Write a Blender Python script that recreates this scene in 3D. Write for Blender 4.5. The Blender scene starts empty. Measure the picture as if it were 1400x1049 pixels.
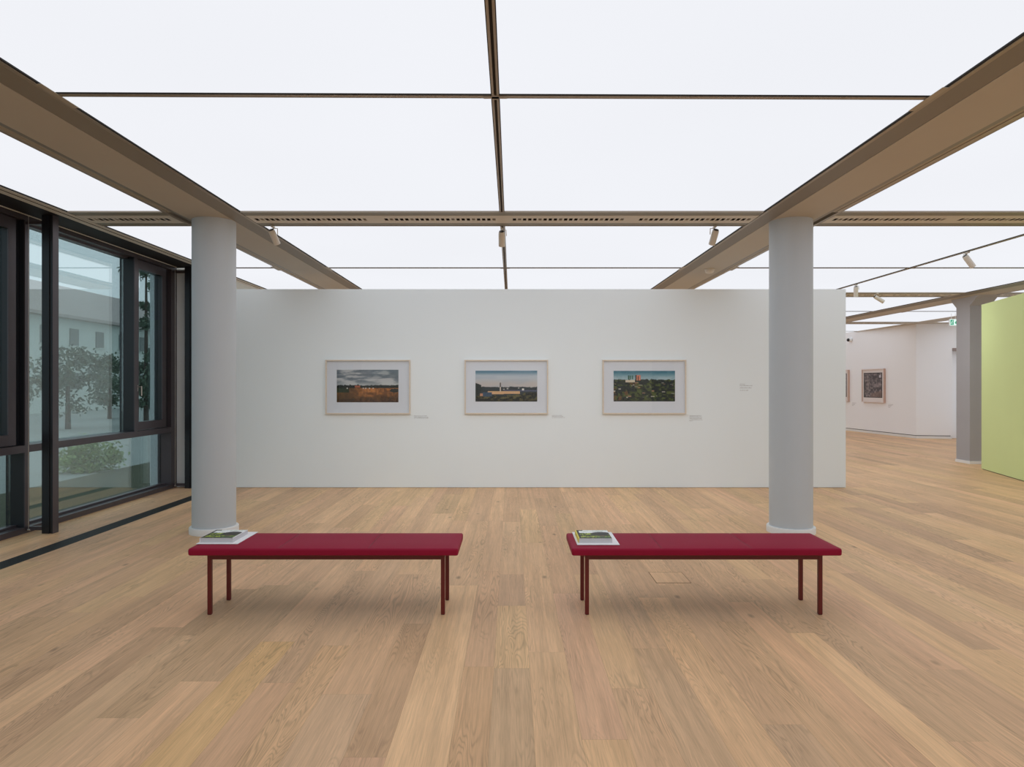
import bpy, bmesh, math, random
import numpy as np
from mathutils import Vector, Matrix

C = bpy.context.scene.collection
sc = bpy.context.scene
R = math.radians

# ------------------------------------------------------------------ camera
EYE = 1.53
cam_d = bpy.data.cameras.new('camera')
cam = bpy.data.objects.new('camera', cam_d)
C.objects.link(cam)
cam_d.sensor_width = 36
cam_d.lens = 933 / 1400 * 36
cam_d.shift_x = 0.5 / 1400
cam_d.shift_y = 1.5 / 1400
cam_d.clip_start = 0.05
cam_d.clip_end = 400
cam.location = (0, 0, EYE)
cam.rotation_euler = (R(90), 0, 0)
sc.camera = cam

# ------------------------------------------------------------------ world: overcast sky
w = bpy.data.worlds.new('overcast_sky')
sc.world = w
w.use_nodes = True
bgn = w.node_tree.nodes['Background']
bgn.inputs['Color'].default_value = (0.80, 0.90, 1.0, 1)
bgn.inputs['Strength'].default_value = 1.0

# ------------------------------------------------------------------ exposure
sc.view_settings.view_transform = 'Standard'
sc.view_settings.look = 'None'
sc.view_settings.gamma = 1
sc.view_settings.exposure = 0.07
sc.view_settings.use_curve_mapping = False
CEILING_GLOW = 0.86          # radiance of the luminous ceiling
sc.cycles.max_bounces = 10
sc.cycles.diffuse_bounces = 7
sc.cycles.glossy_bounces = 5
sc.cycles.transparent_max_bounces = 12


# ------------------------------------------------------------------ materials
def srgb(r, g, b):
    f = lambda c: (c / 255 / 12.92) if c / 255 <= 0.04045 else ((c / 255 + 0.055) / 1.055) ** 2.4
    return (f(r), f(g), f(b), 1)


def mat(name, col, rough=0.6, metal=0.0, spec=0.5, noise=0.0, nscale=20, bump=0.0, bscale=200, coat=0.0):
    m = bpy.data.materials.new(name)
    m.use_nodes = True
    nt = m.node_tree
    b = nt.nodes['Principled BSDF']
    b.inputs['Roughness'].default_value = rough
    b.inputs['Metallic'].default_value = metal
    b.inputs['Specular IOR Level'].default_value = spec
    b.inputs['Coat Weight'].default_value = coat
    tc = nt.nodes.new('ShaderNodeTexCoord')
    n = nt.nodes.new('ShaderNodeTexNoise')
    n.inputs['Scale'].default_value = nscale
    n.inputs['Detail'].default_value = 4
    nt.links.new(tc.outputs['Object'], n.inputs['Vector'])
    mx = nt.nodes.new('ShaderNodeMixRGB')
    mx.inputs['Color1'].default_value = tuple(c * (1 - noise) for c in col[:3]) + (1,)
    mx.inputs['Color2'].default_value = tuple(min(1, c * (1 + noise)) for c in col[:3]) + (1,)
    nt.links.new(n.outputs['Fac'], mx.inputs['Fac'])
    nt.links.new(mx.outputs['Color'], b.inputs['Base Color'])
    if bump > 0:
        n2 = nt.nodes.new('ShaderNodeTexNoise')
        n2.inputs['Scale'].default_value = bscale
        n2.inputs['Detail'].default_value = 5
        nt.links.new(tc.outputs['Object'], n2.inputs['Vector'])
        bp = nt.nodes.new('ShaderNodeBump')
        bp.inputs['Strength'].default_value = bump
        bp.inputs['Distance'].default_value = 0.002
        nt.links.new(n2.outputs['Fac'], bp.inputs['Height'])
        nt.links.new(bp.outputs['Normal'], b.inputs['Normal'])
    return m


def emit_mat(name, col, strength):
    m = bpy.data.materials.new(name)
    m.use_nodes = True
    nt = m.node_tree
    nt.nodes.remove(nt.nodes['Principled BSDF'])
    e = nt.nodes.new('ShaderNodeEmission')
    tc = nt.nodes.new('ShaderNodeTexCoord')
    n = nt.nodes.new('ShaderNodeTexNoise')
    n.inputs['Scale'].default_value = 0.35
    n.inputs['Detail'].default_value = 1
    nt.links.new(tc.outputs['Object'], n.inputs['Vector'])
    mx = nt.nodes.new('ShaderNodeMixRGB')
    mx.inputs['Color1'].default_value = tuple(c * 0.97 for c in col[:3]) + (1,)
    mx.inputs['Color2'].default_value = tuple(c * 1.03 for c in col[:3]) + (1,)
    nt.links.new(n.outputs['Fac'], mx.inputs['Fac'])
    nt.links.new(mx.outputs['Color'], e.inputs['Color'])
    e.inputs['Strength'].default_value = strength
    nt.links.new(e.outputs['Emission'], nt.nodes['Material Output'].inputs['Surface'])
    return m


def glass_mat(name, refl, tint):
    m = bpy.data.materials.new(name)
    m.use_nodes = True
    nt = m.node_tree
    nt.nodes.remove(nt.nodes['Principled BSDF'])
    t = nt.nodes.new('ShaderNodeBsdfTransparent')
    t.inputs['Color'].default_value = tint
    g = nt.nodes.new('ShaderNodeBsdfGlossy')
    g.inputs['Roughness'].default_value = 0.0
    g.inputs['Color'].default_value = (0.93, 0.97, 0.97, 1)
    lw = nt.nodes.new('ShaderNodeLayerWeight')
    lw.inputs['Blend'].default_value = 0.5
    pw = nt.nodes.new('ShaderNodeMath')
    pw.operation = 'POWER'
    pw.inputs[1].default_value = 5.0
    nt.links.new(lw.outputs['Facing'], pw.inputs[0])
    ad = nt.nodes.new('ShaderNodeMath')
    ad.operation = 'ADD'
    ad.use_clamp = True
    ad.inputs[1].default_value = refl
    nt.links.new(pw.outputs[0], ad.inputs[0])
    mx = nt.nodes.new('ShaderNodeMixShader')
    nt.links.new(ad.outputs[0], mx.inputs['Fac'])
    nt.links.new(t.outputs['BSDF'], mx.inputs[1])
    nt.links.new(g.outputs['BSDF'], mx.inputs[2])
    nt.links.new(mx.outputs['Shader'], nt.nodes['Material Output'].inputs['Surface'])
    return m


def color_attr_mat(name, rough=0.5, spec=0.3):
    m = bpy.data.materials.new(name)
    m.use_nodes = True
    nt = m.node_tree
    b = nt.nodes['Principled BSDF']
    a = nt.nodes.new('ShaderNodeVertexColor')
    a.layer_name = 'ink'
    nt.links.new(a.outputs['Color'], b.inputs['Base Color'])
    b.inputs['Roughness'].default_value = rough
    b.inputs['Specular IOR Level'].default_value = spec
    return m


def floor_mat():
    m = bpy.data.materials.new('oak_planks')
    m.use_nodes = True
    nt = m.node_tree
    L = nt.links.new
    N = nt.nodes.new
    b = nt.nodes['Principled BSDF']
    tone = N('ShaderNodeVertexColor'); tone.layer_name = 'tone'
    seed = N('ShaderNodeVertexColor'); seed.layer_name = 'seed'
    tc = N('ShaderNodeTexCoord')
    sc_ = N('ShaderNodeVectorMath'); sc_.operation = 'SCALE'; sc_.inputs['Scale'].default_value = 57.0
    L(seed.outputs['Color'], sc_.inputs[0])
    pos = N('ShaderNodeVectorMath'); pos.operation = 'ADD'
    L(tc.outputs['Object'], pos.inputs[0]); L(sc_.outputs['Vector'], pos.inputs[1])

    def mapped(sx, sy):
        mp = N('ShaderNodeMapping')
        mp.inputs['Scale'].default_value = (sx, sy, 1)
        L(pos.outputs['Vector'], mp.inputs['Vector'])
        return mp.outputs['Vector']

    def noise(v, scale, detail, dist=0.0, rough=0.5):
        n = N('ShaderNodeTexNoise')
        n.inputs['Scale'].default_value = scale
        n.inputs['Detail'].default_value = detail
        n.inputs['Distortion'].default_value = dist
        n.inputs['Roughness'].default_value = rough
        L(v, n.inputs['Vector'])
        return n.outputs['Fac']

    def math_(op, a, c=None, d=None):
        n = N('ShaderNodeMath'); n.operation = op
        for i, v in enumerate((a, c, d)):
            if v is None: continue
            if isinstance(v, (int, float)): n.inputs[i].default_value = v
            else: L(v, n.inputs[i])
        return n.outputs[0]

    # cathedral figure: contour lines of a stretched field
    field = noise(mapped(8.0, 0.62), 1.0, 2.2, 0.5, 0.5)
    rings = math_('SINE', math_('MULTIPLY', field, 190.0))
    rings = math_('MULTIPLY_ADD', rings, 0.5, 0.5)
    rings = math_('POWER', rings, 3.0)
    patch = noise(mapped(3.0, 0.7), 1.0, 2.0)
    mr = N('ShaderNodeMapRange'); mr.inputs[1].default_value = 0.42; mr.inputs[2].default_value = 0.62
    L(patch, mr.inputs[0])
    rings = math_('MULTIPLY', rings, mr.outputs[0])
    fine = noise(mapped(170.0, 5.0), 1.0, 4.0, 0.2, 0.6)
    streak = noise(mapped(26.0, 0.8), 1.0, 3.0, 0.3)
    cloud = noise(mapped(3.0, 1.5), 1.0, 3.0, 0.5)
    # brightness factor
    v = math_('MULTIPLY_ADD', fine, 0.62, 0.69)
    v = math_('MULTIPLY', v, math_('MULTIPLY_ADD', streak, 0.56, 0.72))
    v = math_('MULTIPLY', v, math_('MULTIPLY_ADD', cloud, 0.30, 0.85))
    v = math_('MULTIPLY', v, math_('MULTIPLY_ADD', rings, -0.27, 1.05))
    # knots
    vo = N('ShaderNodeTexVoronoi'); vo.inputs['Scale'].default_value = 1.0
    L(mapped(3.3, 1.5), vo.inputs['Vector'])
    kn = N('ShaderNodeMapRange'); kn.inputs[1].default_value = 0.015; kn.inputs[2].default_value = 0.085
    kn.inputs[3].default_value = 0.45; kn.inputs[4].default_value = 1.0
    L(vo.outputs['Distance'], kn.inputs[0])
    v = math_('MULTIPLY', v, kn.outputs[0])
    ml = N('ShaderNodeVectorMath'); ml.operation = 'SCALE'
    L(tone.outputs['Color'], ml.inputs[0]); L(v, ml.inputs['Scale'])
    # limed pores: slightly greyer in rings
    gr = N('ShaderNodeMixRGB'); gr.inputs['Color2'].default_value = (0.46, 0.37, 0.28, 1)
    L(math_('MULTIPLY', cloud, 0.16), gr.inputs['Fac']); L(ml.outputs['Vector'], gr.inputs['Color1'])
    L(gr.outputs['Color'], b.inputs['Base Color'])
    b.inputs['Roughness'].default_value = 0.5
    b.inputs['Specular IOR Level'].default_value = 0.22
    bp = N('ShaderNodeBump'); bp.inputs['Strength'].default_value = 0.12; bp.inputs['Distance'].default_value = 0.002
    L(fine, bp.inputs['Height']); L(bp.outputs['Normal'], b.inputs['Normal'])
    return m


M = dict(
    headpaint=mat('black_head_paint', (0.018, 0.017, 0.019, 1), 0.6, spec=0.2),
    olive=mat('olive_lawn', (0.085, 0.09, 0.05, 1), 0.9, noise=0.3, nscale=3),
    slotshut=mat('closed_slot', (0.16, 0.14, 0.11, 1), 0.8),
    ledge=mat('ledge_paint', (0.40, 0.36, 0.29, 1), 0.45),
    brightstone=mat('pale_gravel', (0.36, 0.39, 0.37, 1), 0.9, noise=0.08, nscale=3),
    wall=mat('white_paint', (0.87, 0.945, 0.975, 1), 0.75, noise=0.012, nscale=1.2, spec=0.2),
    farwall=mat('far_white_paint', (0.92, 0.94, 0.965, 1), 0.75, noise=0.012, nscale=1.2, spec=0.2),
    column=mat('column_paint', (0.55, 0.61, 0.66, 1), 0.5, noise=0.02, nscale=3, bump=0.05, bscale=60, spec=0.4),
    pillar=mat('pillar_concrete', (0.40, 0.40, 0.42, 1), 0.7, noise=0.05, nscale=3, bump=0.1, bscale=60),
    collar=mat('white_collar', (0.82, 0.83, 0.82, 1), 0.5),
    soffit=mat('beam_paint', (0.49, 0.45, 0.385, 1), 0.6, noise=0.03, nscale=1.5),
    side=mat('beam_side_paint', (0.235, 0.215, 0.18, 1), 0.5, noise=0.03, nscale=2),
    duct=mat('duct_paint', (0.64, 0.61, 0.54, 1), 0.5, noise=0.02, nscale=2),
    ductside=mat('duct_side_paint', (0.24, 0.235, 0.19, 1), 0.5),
    rail=mat('bronze_rail', (0.35, 0.30, 0.24, 1), 0.4, metal=0.3),
    black=mat('black_gap', (0.008, 0.008, 0.009, 1), 0.7),
    slot=mat('dark_slot', (0.02, 0.017, 0.014, 1), 0.9),
    frame=mat('anthracite_metal', (0.085, 0.075, 0.085, 1), 0.36, metal=0.35, noise=0.05, nscale=8),
    post=mat('dark_steel_and_shade', (0.022, 0.026, 0.032, 1), 0.3, metal=0.3, noise=0.05, nscale=8),  # own colour of the posts; painted-in shade on the window frame sides
    grille=mat('black_grille', (0.018, 0.022, 0.022, 1), 0.5),
    steel=mat('satin_steel', (0.6, 0.58, 0.54, 1), 0.3, metal=0.9),
    spot=mat('spot_enamel', (0.72, 0.68, 0.60, 1), 0.4),
    spotdark=mat('spot_reflector', (0.05, 0.05, 0.05, 1), 0.3),
    lens=mat('spot_lens', (0.5, 0.5, 0.52, 1), 0.1, coat=1.0),
    leather=mat('red_leather', (0.285, 0.010, 0.038, 1), 0.55, noise=0.10, nscale=5, bump=0.2, bscale=300, spec=0.10),
    seam=mat('red_seam', (0.16, 0.008, 0.022, 1), 0.5),
    redsteel=mat('oxblood_steel', (0.135, 0.009, 0.008, 1), 0.45, noise=0.04, nscale=10),
    paper=mat('white_paper', (0.86, 0.86, 0.88, 1), 0.6, noise=0.01),
    pages=mat('page_edges', (0.62, 0.63, 0.66, 1), 0.8, noise=0.12, nscale=300),
    spine=mat('yellow_spine', (0.80, 0.68, 0.05, 1), 0.4),
    oakframe=mat('pale_oak_frame', (0.74, 0.66, 0.56, 1), 0.5, noise=0.12, nscale=30),
    pinkframe=mat('maple_frame', (0.62, 0.44, 0.36, 1), 0.5, noise=0.12, nscale=30),
    matboard=mat('mat_board', (0.76, 0.81, 0.88, 1), 0.7, noise=0.01),
    cream=mat('cream_mat_board', (0.80, 0.75, 0.73, 1), 0.7, noise=0.01),
    text=mat('grey_lettering', (0.33, 0.33, 0.33, 1), 0.8),
    lime=mat('lime_paint', (0.68, 0.80, 0.38, 1), 0.7, noise=0.03, nscale=1.5, bump=0.04, bscale=80, spec=0.25),
    ink=color_attr_mat('printed_ink', 0.45, 0.3),
    lintel=mat('lintel_paint', (0.30, 0.24, 0.22, 1), 0.6),
    camblack=mat('black_plastic', (0.01, 0.01, 0.01, 1), 0.2),
    exitgreen=emit_mat('exit_sign_green', (0.0, 0.32, 0.16), 1.0),
    exitwhite=emit_mat('exit_sign_white', (0.75, 0.95, 0.88), 1.0),
    membrane=emit_mat('luminous_membrane', (0.975, 0.99, 1.04), CEILING_GLOW),
    glass=glass_mat('window_glass', 0.21, (0.78, 0.86, 0.85, 1)),
    picglass=glass_mat('picture_glass', 0.03, (1, 1, 1, 1)),
    render_=mat('pale_render', (0.60, 0.66, 0.62, 1), 0.8, noise=0.05, nscale=0.5),
    shutter=mat('grey_shutter', (0.20, 0.23, 0.22, 1), 0.7, noise=0.1),
    tiles=mat('roof_tiles', (0.40, 0.36, 0.34, 1), 0.8, noise=0.2, nscale=6),
    leaves=mat('dark_leaves', (0.11, 0.16, 0.11, 1), 0.8, noise=0.6, nscale=4),
    leaves2=mat('bright_leaves', (0.26, 0.38, 0.11, 1), 0.8, noise=0.5, nscale=8),
    bark=mat('bark', (0.08, 0.065, 0.05, 1), 0.9, noise=0.3),
    grass=mat('lawn', (0.13, 0.17, 0.09, 1), 0.9, noise=0.4, nscale=2),
    paving=mat('pale_paving', (0.30, 0.31, 0.30, 1), 0.9, noise=0.1, nscale=1),
    floor=floor_mat(),
    joint=mat('plank_joint', (0.25, 0.16, 0.09, 1), 0.9),
)


# ------------------------------------------------------------------ mesh helpers
def box(bm, x0, x1, y0, y1, z0, z1, mi=0, bev=0.0, seg=2):
    vs = [bm.verts.new(p) for p in ((x0, y0, z0), (x1, y0, z0), (x1, y1, z0), (x0, y1, z0),
                                    (x0, y0, z1), (x1, y0, z1), (x1, y1, z1), (x0, y1, z1))]
    fs = [bm.faces.new([vs[i] for i in f]) for f in ((3, 2, 1, 0), (4, 5, 6, 7), (0, 1, 5, 4), (1, 2, 6, 5), (2, 3, 7, 6), (3, 0, 4, 7))]
    for f in fs: f.material_index = mi
    if bev > 0:
        es = {e for f in fs for e in f.edges}
        r = bmesh.ops.bevel(bm, geom=list(es), offset=bev, segments=seg, profile=0.5, affect='EDGES')
        for f in r['faces']: f.material_index = mi
    return fs


def prism(bm, pts, axis, a0, a1, mi=0):
    """extrude a closed polygon; axis 'y': pts are (x, z); axis 'x': (y, z); axis 'z': (x, y)"""
    def P(p, a):
        return {'y': (p[0], a, p[1]), 'x': (a, p[0], p[1]), 'z': (p[0], p[1], a)}[axis]
    A = [bm.verts.new(P(p, a0)) for p in pts]
    B = [bm.verts.new(P(p, a1)) for p in pts]
    n = len(pts)
    fs = [bm.faces.new([A[i], A[(i + 1) % n], B[(i + 1) % n], B[i]]) for i in range(n)]
    fs.append(bm.faces.new(A[::-1])); fs.append(bm.faces.new(B))
    for f in fs: f.material_index = mi
    bmesh.ops.recalc_face_normals(bm, faces=fs)
    return fs


def lathe(bm, prof, segs=48, cx=0, cy=0, mi=0, cap=True):
    """prof: list of (radius, z)"""
    rings = []
    for r, z in prof:
        rings.append([bm.verts.new((cx + r * math.cos(2 * math.pi * k / segs), cy + r * math.sin(2 * math.pi * k / segs), z)) for k in range(segs)])
    for a, b in zip(rings, rings[1:]):
        for k in range(segs):
            f = bm.faces.new([a[k], a[(k + 1) % segs], b[(k + 1) % segs], b[k]])
            f.material_index = mi
    if cap:
        f = bm.faces.new(rings[0][::-1]); f.material_index = mi
        f = bm.faces.new(rings[-1]); f.material_index = mi


def tube(bm, pts, r, segs=10, mi=0):
    rings = []
    pts = [Vector(p) for p in pts]
    for i, p in enumerate(pts):
        d = (pts[min(i + 1, len(pts) - 1)] - pts[max(i - 1, 0)]).normalized()
        u = d.cross(Vector((0, 0, 1)))
        if u.length < 1e-3: u = d.cross(Vector((1, 0, 0)))
        u.normalize(); v = d.cross(u)
        rings.append([bm.verts.new(p + u * r * math.cos(2 * math.pi * k / segs) + v * r * math.sin(2 * math.pi * k / segs)) for k in range(segs)])
    for a, b in zip(rings, rings[1:]):
        for k in range(segs):
            f = bm.faces.new([a[k], a[(k + 1) % segs], b[(k + 1) % segs], b[k]]); f.material_index = mi
    bm.faces.new(rings[0][::-1]); bm.faces.new(rings[-1])


ORIG = {}


def obj(name, bm, mats, parent=None, smooth=False, local=False):
    """link one mesh; world coordinates are shifted into the parent's frame unless local"""
    if not isinstance(mats, (list, tuple)): mats = [mats]
    off = ORIG.get(parent.name, Vector()) if parent else Vector()
    if not local and off.length > 0:
        bmesh.ops.translate(bm, verts=bm.verts, vec=-off)
    me = bpy.data.meshes.new(name)
    bm.to_mesh(me); bm.free()
    for m_ in mats: me.materials.append(m_)
    if smooth:
        me.polygons.foreach_set('use_smooth', [True] * len(me.polygons))
        me.set_sharp_from_angle(angle=R(40))
    o = bpy.data.objects.new(name, me)
    C.objects.link(o)
    if parent:
        o.parent = parent
        ORIG[o.name] = off.copy() if not local else Vector()
    return o


def tag(o, label=None, cat=None, group=None, kind=None):
    if label: o['label'] = label
    if cat: o['category'] = cat
    if group: o['group'] = group
    if kind: o['kind'] = kind
    return o


def empty(name, loc, label=None, cat=None, group=None, kind=None):
    o = bpy.data.objects.new(name, None)
    C.objects.link(o)
    o.location = loc
    o.empty_display_size = 0.1
    ORIG[o.name] = Vector(loc)
    return tag(o, label, cat, group, kind)


def copy_tree(o, parent=None):
    c = o.copy()
    C.objects.link(c)
    if parent: c.parent = parent
    for ch in list(o.children): copy_tree(ch, c)
    return c


def B(): return bmesh.new()


def one(name, spec, mats, parent=None, **k):
    bm = B()
    for s in spec: box(bm, *s)
    return obj(name, bm, mats, parent, **k)


# ------------------------------------------------------------------ layout constants
CZ = 3.25                       # underside of the ceiling grid
BEAMX = [-3.095, 2.905, 8.905]
RAILX = [-0.0975, 5.902]
DUCTY = [1.10, 7.10, 13.10, 19.10]
RAILY = [-1.90, 4.087, 10.10, 16.10, 22.10]
XL, XR, YB, YF = -4.43, 11.2, -4.6, 25.6
SOFF = 3.228

# ================================================================== FLOOR
rnd = random.Random(7)
base_tones = [(0.62, 0.425, 0.275), (0.59, 0.40, 0.265), (0.65, 0.455, 0.30), (0.56, 0.385, 0.26), (0.62, 0.415, 0.285),
              (0.63, 0.45, 0.28), (0.60, 0.415, 0.275), (0.52, 0.355, 0.24), (0.66, 0.46, 0.285)]
xs = [-2.07, -1.905, -1.707, -1.492, -1.289, -1.11, -.937, -.69, -.514, -.259, -.095, .097, .303, .502, .70, .908, 1.122, 1.315, 1.511, 1.698]
fixed = {  # left edge of the strip -> [(near y, far y, tone)]
    -2.07: [(1.9, 4.164, (.56, .40, .27)), (4.164, 5.1, (.43, .30, .20)), (5.1, 7.0, (.60, .41, .28))],
    -1.905: [(1.3, 3.13, (.60, .42, .29)), (3.13, 5.2, (.50, .355, .235)), (5.2, 7.3, (.61, .42, .29))],
    -1.707: [(1.2, 3.517, (.64, .435, .29)), (3.517, 5.3, (.52, .37, .25)), (5.3, 7.1, (.57, .39, .27))],
    -1.492: [(1.8, 4.06, (.62, .425, .225)), (4.06, 6.0, (.63, .44, .30))],
    -1.289: [(1.5, 3.5, (.57, .38, .26)), (3.5, 5.6, (.53, .37, .255))],
    -1.11: [(1.9, 4.0, (.60, .41, .26)), (4.0, 6.4, (.57, .40, .275))],
    -.937: [(1.4, 3.37, (.56, .40, .28)), (3.37, 5.5, (.60, .41, .275))],
    -.69: [(1.2, 2.80, (.58, .38, .27)), (2.80, 4.365, (.49, .33, .215)), (4.365, 6.2, (.60, .42, .28))],
    -.514: [(1.6, 5.2, (.67, .47, .30))],
    -.259: [(1.5, 3.7, (.55, .365, .225)), (3.7, 5.6, (.58, .39, .26))],
    -.095: [(1.5, 3.68, (.52, .375, .25)), (3.68, 4.72, (.66, .47, .285)), (4.72, 5.5, (.50, .345, .24)), (5.5, 7.6, (.61, .43, .29))],
    .097: [(1.4, 3.9, (.60, .42, .27)), (3.9, 6.6, (.62, .43, .28))],
    .303: [(1.3, 2.94, (.66, .455, .28)), (2.94, 5.0, (.61, .405, .29)), (5.0, 7.4, (.58, .39, .26))],
    .502: [(1.6, 3.435, (.58, .40, .265)), (3.435, 5.5, (.60, .425, .27)), (5.5, 6.2, (.48, .32, .215))],
    .70: [(1.5, 3.954, (.52, .37, .25)), (3.954, 6.0, (.57, .40, .27))],
    .908: [(1.5, 4.9, (.64, .44, .28))],
    1.122: [(1.2, 3.07, (.52, .37, .255)), (3.07, 5.2, (.54, .37, .245))],
    1.315: [(1.5, 4.4, (.56, .385, .25))],
    1.511: [(1.6, 4.8, (.62, .41, .27))],
}
while xs[0] > -5.05: xs.insert(0, xs[0] - rnd.choice((.165, .185, .2, .2, .25)))
while xs[-1] < 12.9: xs.append(xs[-1] + rnd.choice((.165, .185, .2, .2, .25)))
bm = B()
tl = bm.loops.layers.float_color.new('tone')
sl = bm.loops.layers.float_color.new('seed')
G = 0.0003
HATCH = (1.115, 1.385, 5.26, 5.56)


def plank(x0, x1, y0, y1, tone, sd=None, z=0.0):
    vs = [bm.verts.new((x0 + G, y0 + G, z)), bm.verts.new((x1 - G, y0 + G, z)), bm.verts.new((x1 - G, y1 - G, z)), bm.verts.new((x0 + G, y1 - G, z))]
    f = bm.faces.new(vs)
    sd = sd or (rnd.random(), rnd.random(), rnd.random(), 1)
    for l in f.loops:
        m_ = (.62, .425, .275)      # pull every board a little towards the common oak tone
        t_ = [(.86 * c + .14 * q_) * g_ for c, q_, g_ in zip(tone, m_, (1.155, 1.06, .90))]
        l[tl] = (t_[0], t_[1], t_[2], 1)
        l[sl] = sd


hx = []
for i in range(len(xs) - 1):
    x0, x1 = xs[i], xs[i + 1]
    if x1 < -5.2: continue
    pieces = list(fixed.get(round(x0, 3), []))
    if pieces:
        y = pieces[0][0]
        while y > -5.0:
            ln = rnd.uniform(1.4, 2.4); t = rnd.choice(base_tones); pieces.insert(0, (y - ln, y, t)); y -= ln
        y = pieces[-1][1]
    else:
        y = -5.0 - rnd.uniform(0, 2)
    while y < 26.5:
        ln = rnd.choice((rnd.uniform(1.3, 1.9), rnd.uniform(1.9, 2.8), rnd.uniform(2.2, 2.8)))
        t = rnd.choice(base_tones); k = rnd.uniform(0.93, 1.06)
        if rnd.random() < 0.07: k *= 0.87
        pieces.append((y, y + ln, tuple(c * k for c in t))); y += ln
    for (a, b_, t) in pieces:
        plank(x0, x1, a, b_, t)
box(bm, -5.4, 13.2, -7.2, 29, -0.06, -0.0012, mi=1)
tag(obj('floor', bm, [M['floor'], M['joint']]), kind='structure', label='limed oak plank floor')

# floor socket lid in the boards
e = empty('floor_socket_lid', (1.25, 5.41, 0), 'small wooden lid of a floor socket, flush in the oak boards beneath the right bench', 'floor lid')
hx0, hx1, hy0, hy1 = HATCH
bm = B()
tl = bm.loops.layers.float_color.new('tone'); sl = bm.loops.layers.float_color.new('seed')
plank(hx0 + .004, 1.252, hy0 + .004, hy1 - .004, (.62, .43, .28), z=0.0018)
plank(1.254, hx1 - .004, hy0 + .004, hy1 - .004, (.58, .40, .265), z=0.0018)
obj('lid_board', bm, M['floor'], e)
one('lid_frame', [(hx0, hx1, hy0, hy0 + .004, 0, .002), (hx0, hx1, hy1 - .004, hy1, 0, .002), (hx0, hx0 + .004, hy0, hy1, 0, .002), (hx1 - .004, hx1, hy0, hy1, 0, .002)], M['joint'], e)

# convector grille strip along the windows
e = empty('floor_convector_grille', (-4.31, 4, 0), 'long black convector grille let into the oak floor along the windows', 'floor grille')
one('grille_channel', [(-4.402, -4.226, -1.9, 12.0, 0.0, 0.0015)], M['grille'], e)
bm = B()
for k in range(9): box(bm, -4.398 + k * 0.0192, -4.390 + k * 0.0192, -1.9, 12.0, 0.0015, 0.004)
obj('grille_bars', bm, M['grille'], e)

# ================================================================== WALLS
S = lambda n, spec, m, **k: tag(one(n, spec, m, **k), kind='structure')
# partition that carries the three photographs
S('wall_front', [(-4.66, 4.953, 10.115, 10.5, 0.006, 2.945)], M['wall'])
S('wall_pier', [(-5.15, -4.66, 10.19, 10.5, 0, CZ)], M['wall'])
S('wall_back', [(-5.4, 13.2, -5.2, -5.0, 0, 3.5)], M['wall'])
S('wall_left', [(-5.4, -5.16, 10.19, 26, 0, 3.5), (-5.4, -5.16, -5.0, -1.955, 0, 3.5)], M['wall'])
S('wall_rear_gallery', [(-5.4, 13.2, 26, 26.2, 0, 3.5)], M['farwall'])
S('wall_right', [(11.5, 11.7, -5, 12.2, 0, 3.5), (11.5, 14.4, 12.2, 12.4, 0, 3.5), (14.2, 14.4, 12.4, 19.3, 0, 3.5)], M['farwall'])
# far right gallery wall, slightly turned, then the wall with the doorway
bm = B()
prism(bm, [(11.5, 19.4), (11.5 - .107 * 6.7, 26.1), (11.9, 26.1), (11.9, 19.55)], 'z', 0.09, CZ + 0.02)
tag(obj('wall_far_right', bm, M['farwall']), kind='structure')
bm = B()
prism(bm, [(11.5, 19.4), (11.9, 19.55), (12.42, 19.46), (12.42, 19.24)], 'z', 0.09, CZ + 0.02)
prism(bm, [(12.42, 19.24), (12.42, 19.46), (13.5, 19.3), (13.5, 19.05)], 'z', 2.56, CZ + 0.02)
prism(bm, [(13.5, 19.05), (13.5, 19.3), (14.4, 19.15), (14.4, 18.9)], 'z', 0.0, CZ + 0.02)
tag(obj('wall_doorway', bm, M['farwall']), kind='structure')
e = tag(empty('door_1', (12.96, 19.4, 0)), kind='structure')
bm = B(); prism(bm, [(12.42, 19.235), (12.42, 19.46), (13.5, 19.29), (13.5, 19.045)], 'z', 2.48, 2.56)
obj('lintel', bm, M['lintel'], e)
bm = B(); prism(bm, [(12.421, 19.44), (12.421, 19.47), (13.5, 19.31), (13.5, 19.28)], 'z', 0.01, 2.48)
obj('door_leaf', bm, M['farwall'], e)
# baseboards of the far walls with their shadow gap
bm = B()
prism(bm, [(11.505, 19.405), (11.5 - .107 * 6.7 + .005, 26.1), (11.9, 26.1), (11.9, 19.55)], 'z', 0, 0.07)
tag(obj('baseboard_far_right', bm, M['collar']), kind='structure')
bm = B()
prism(bm, [(11.53, 19.43), (11.5 - .107 * 6.7 + .03, 26.1), (11.9, 26.1), (11.9, 19.5)], 'z', 0.07, 0.09, mi=0)
prism(bm, [(11.53, 19.42), (11.9, 19.55), (12.4, 19.44), (12.4, 19.28)], 'z', 0.07, 0.09, mi=0)
tag(obj('trim_1', bm, M['black']), kind='structure', label='dark shadow gap above the far baseboard')
bm = B()
prism(bm, [(11.505, 19.403), (11.9, 19.55), (12.42, 19.46), (12.42, 19.243)], 'z', 0, 0.07)
tag(obj('baseboard_doorway', bm, M['collar']), kind='structure')

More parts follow.
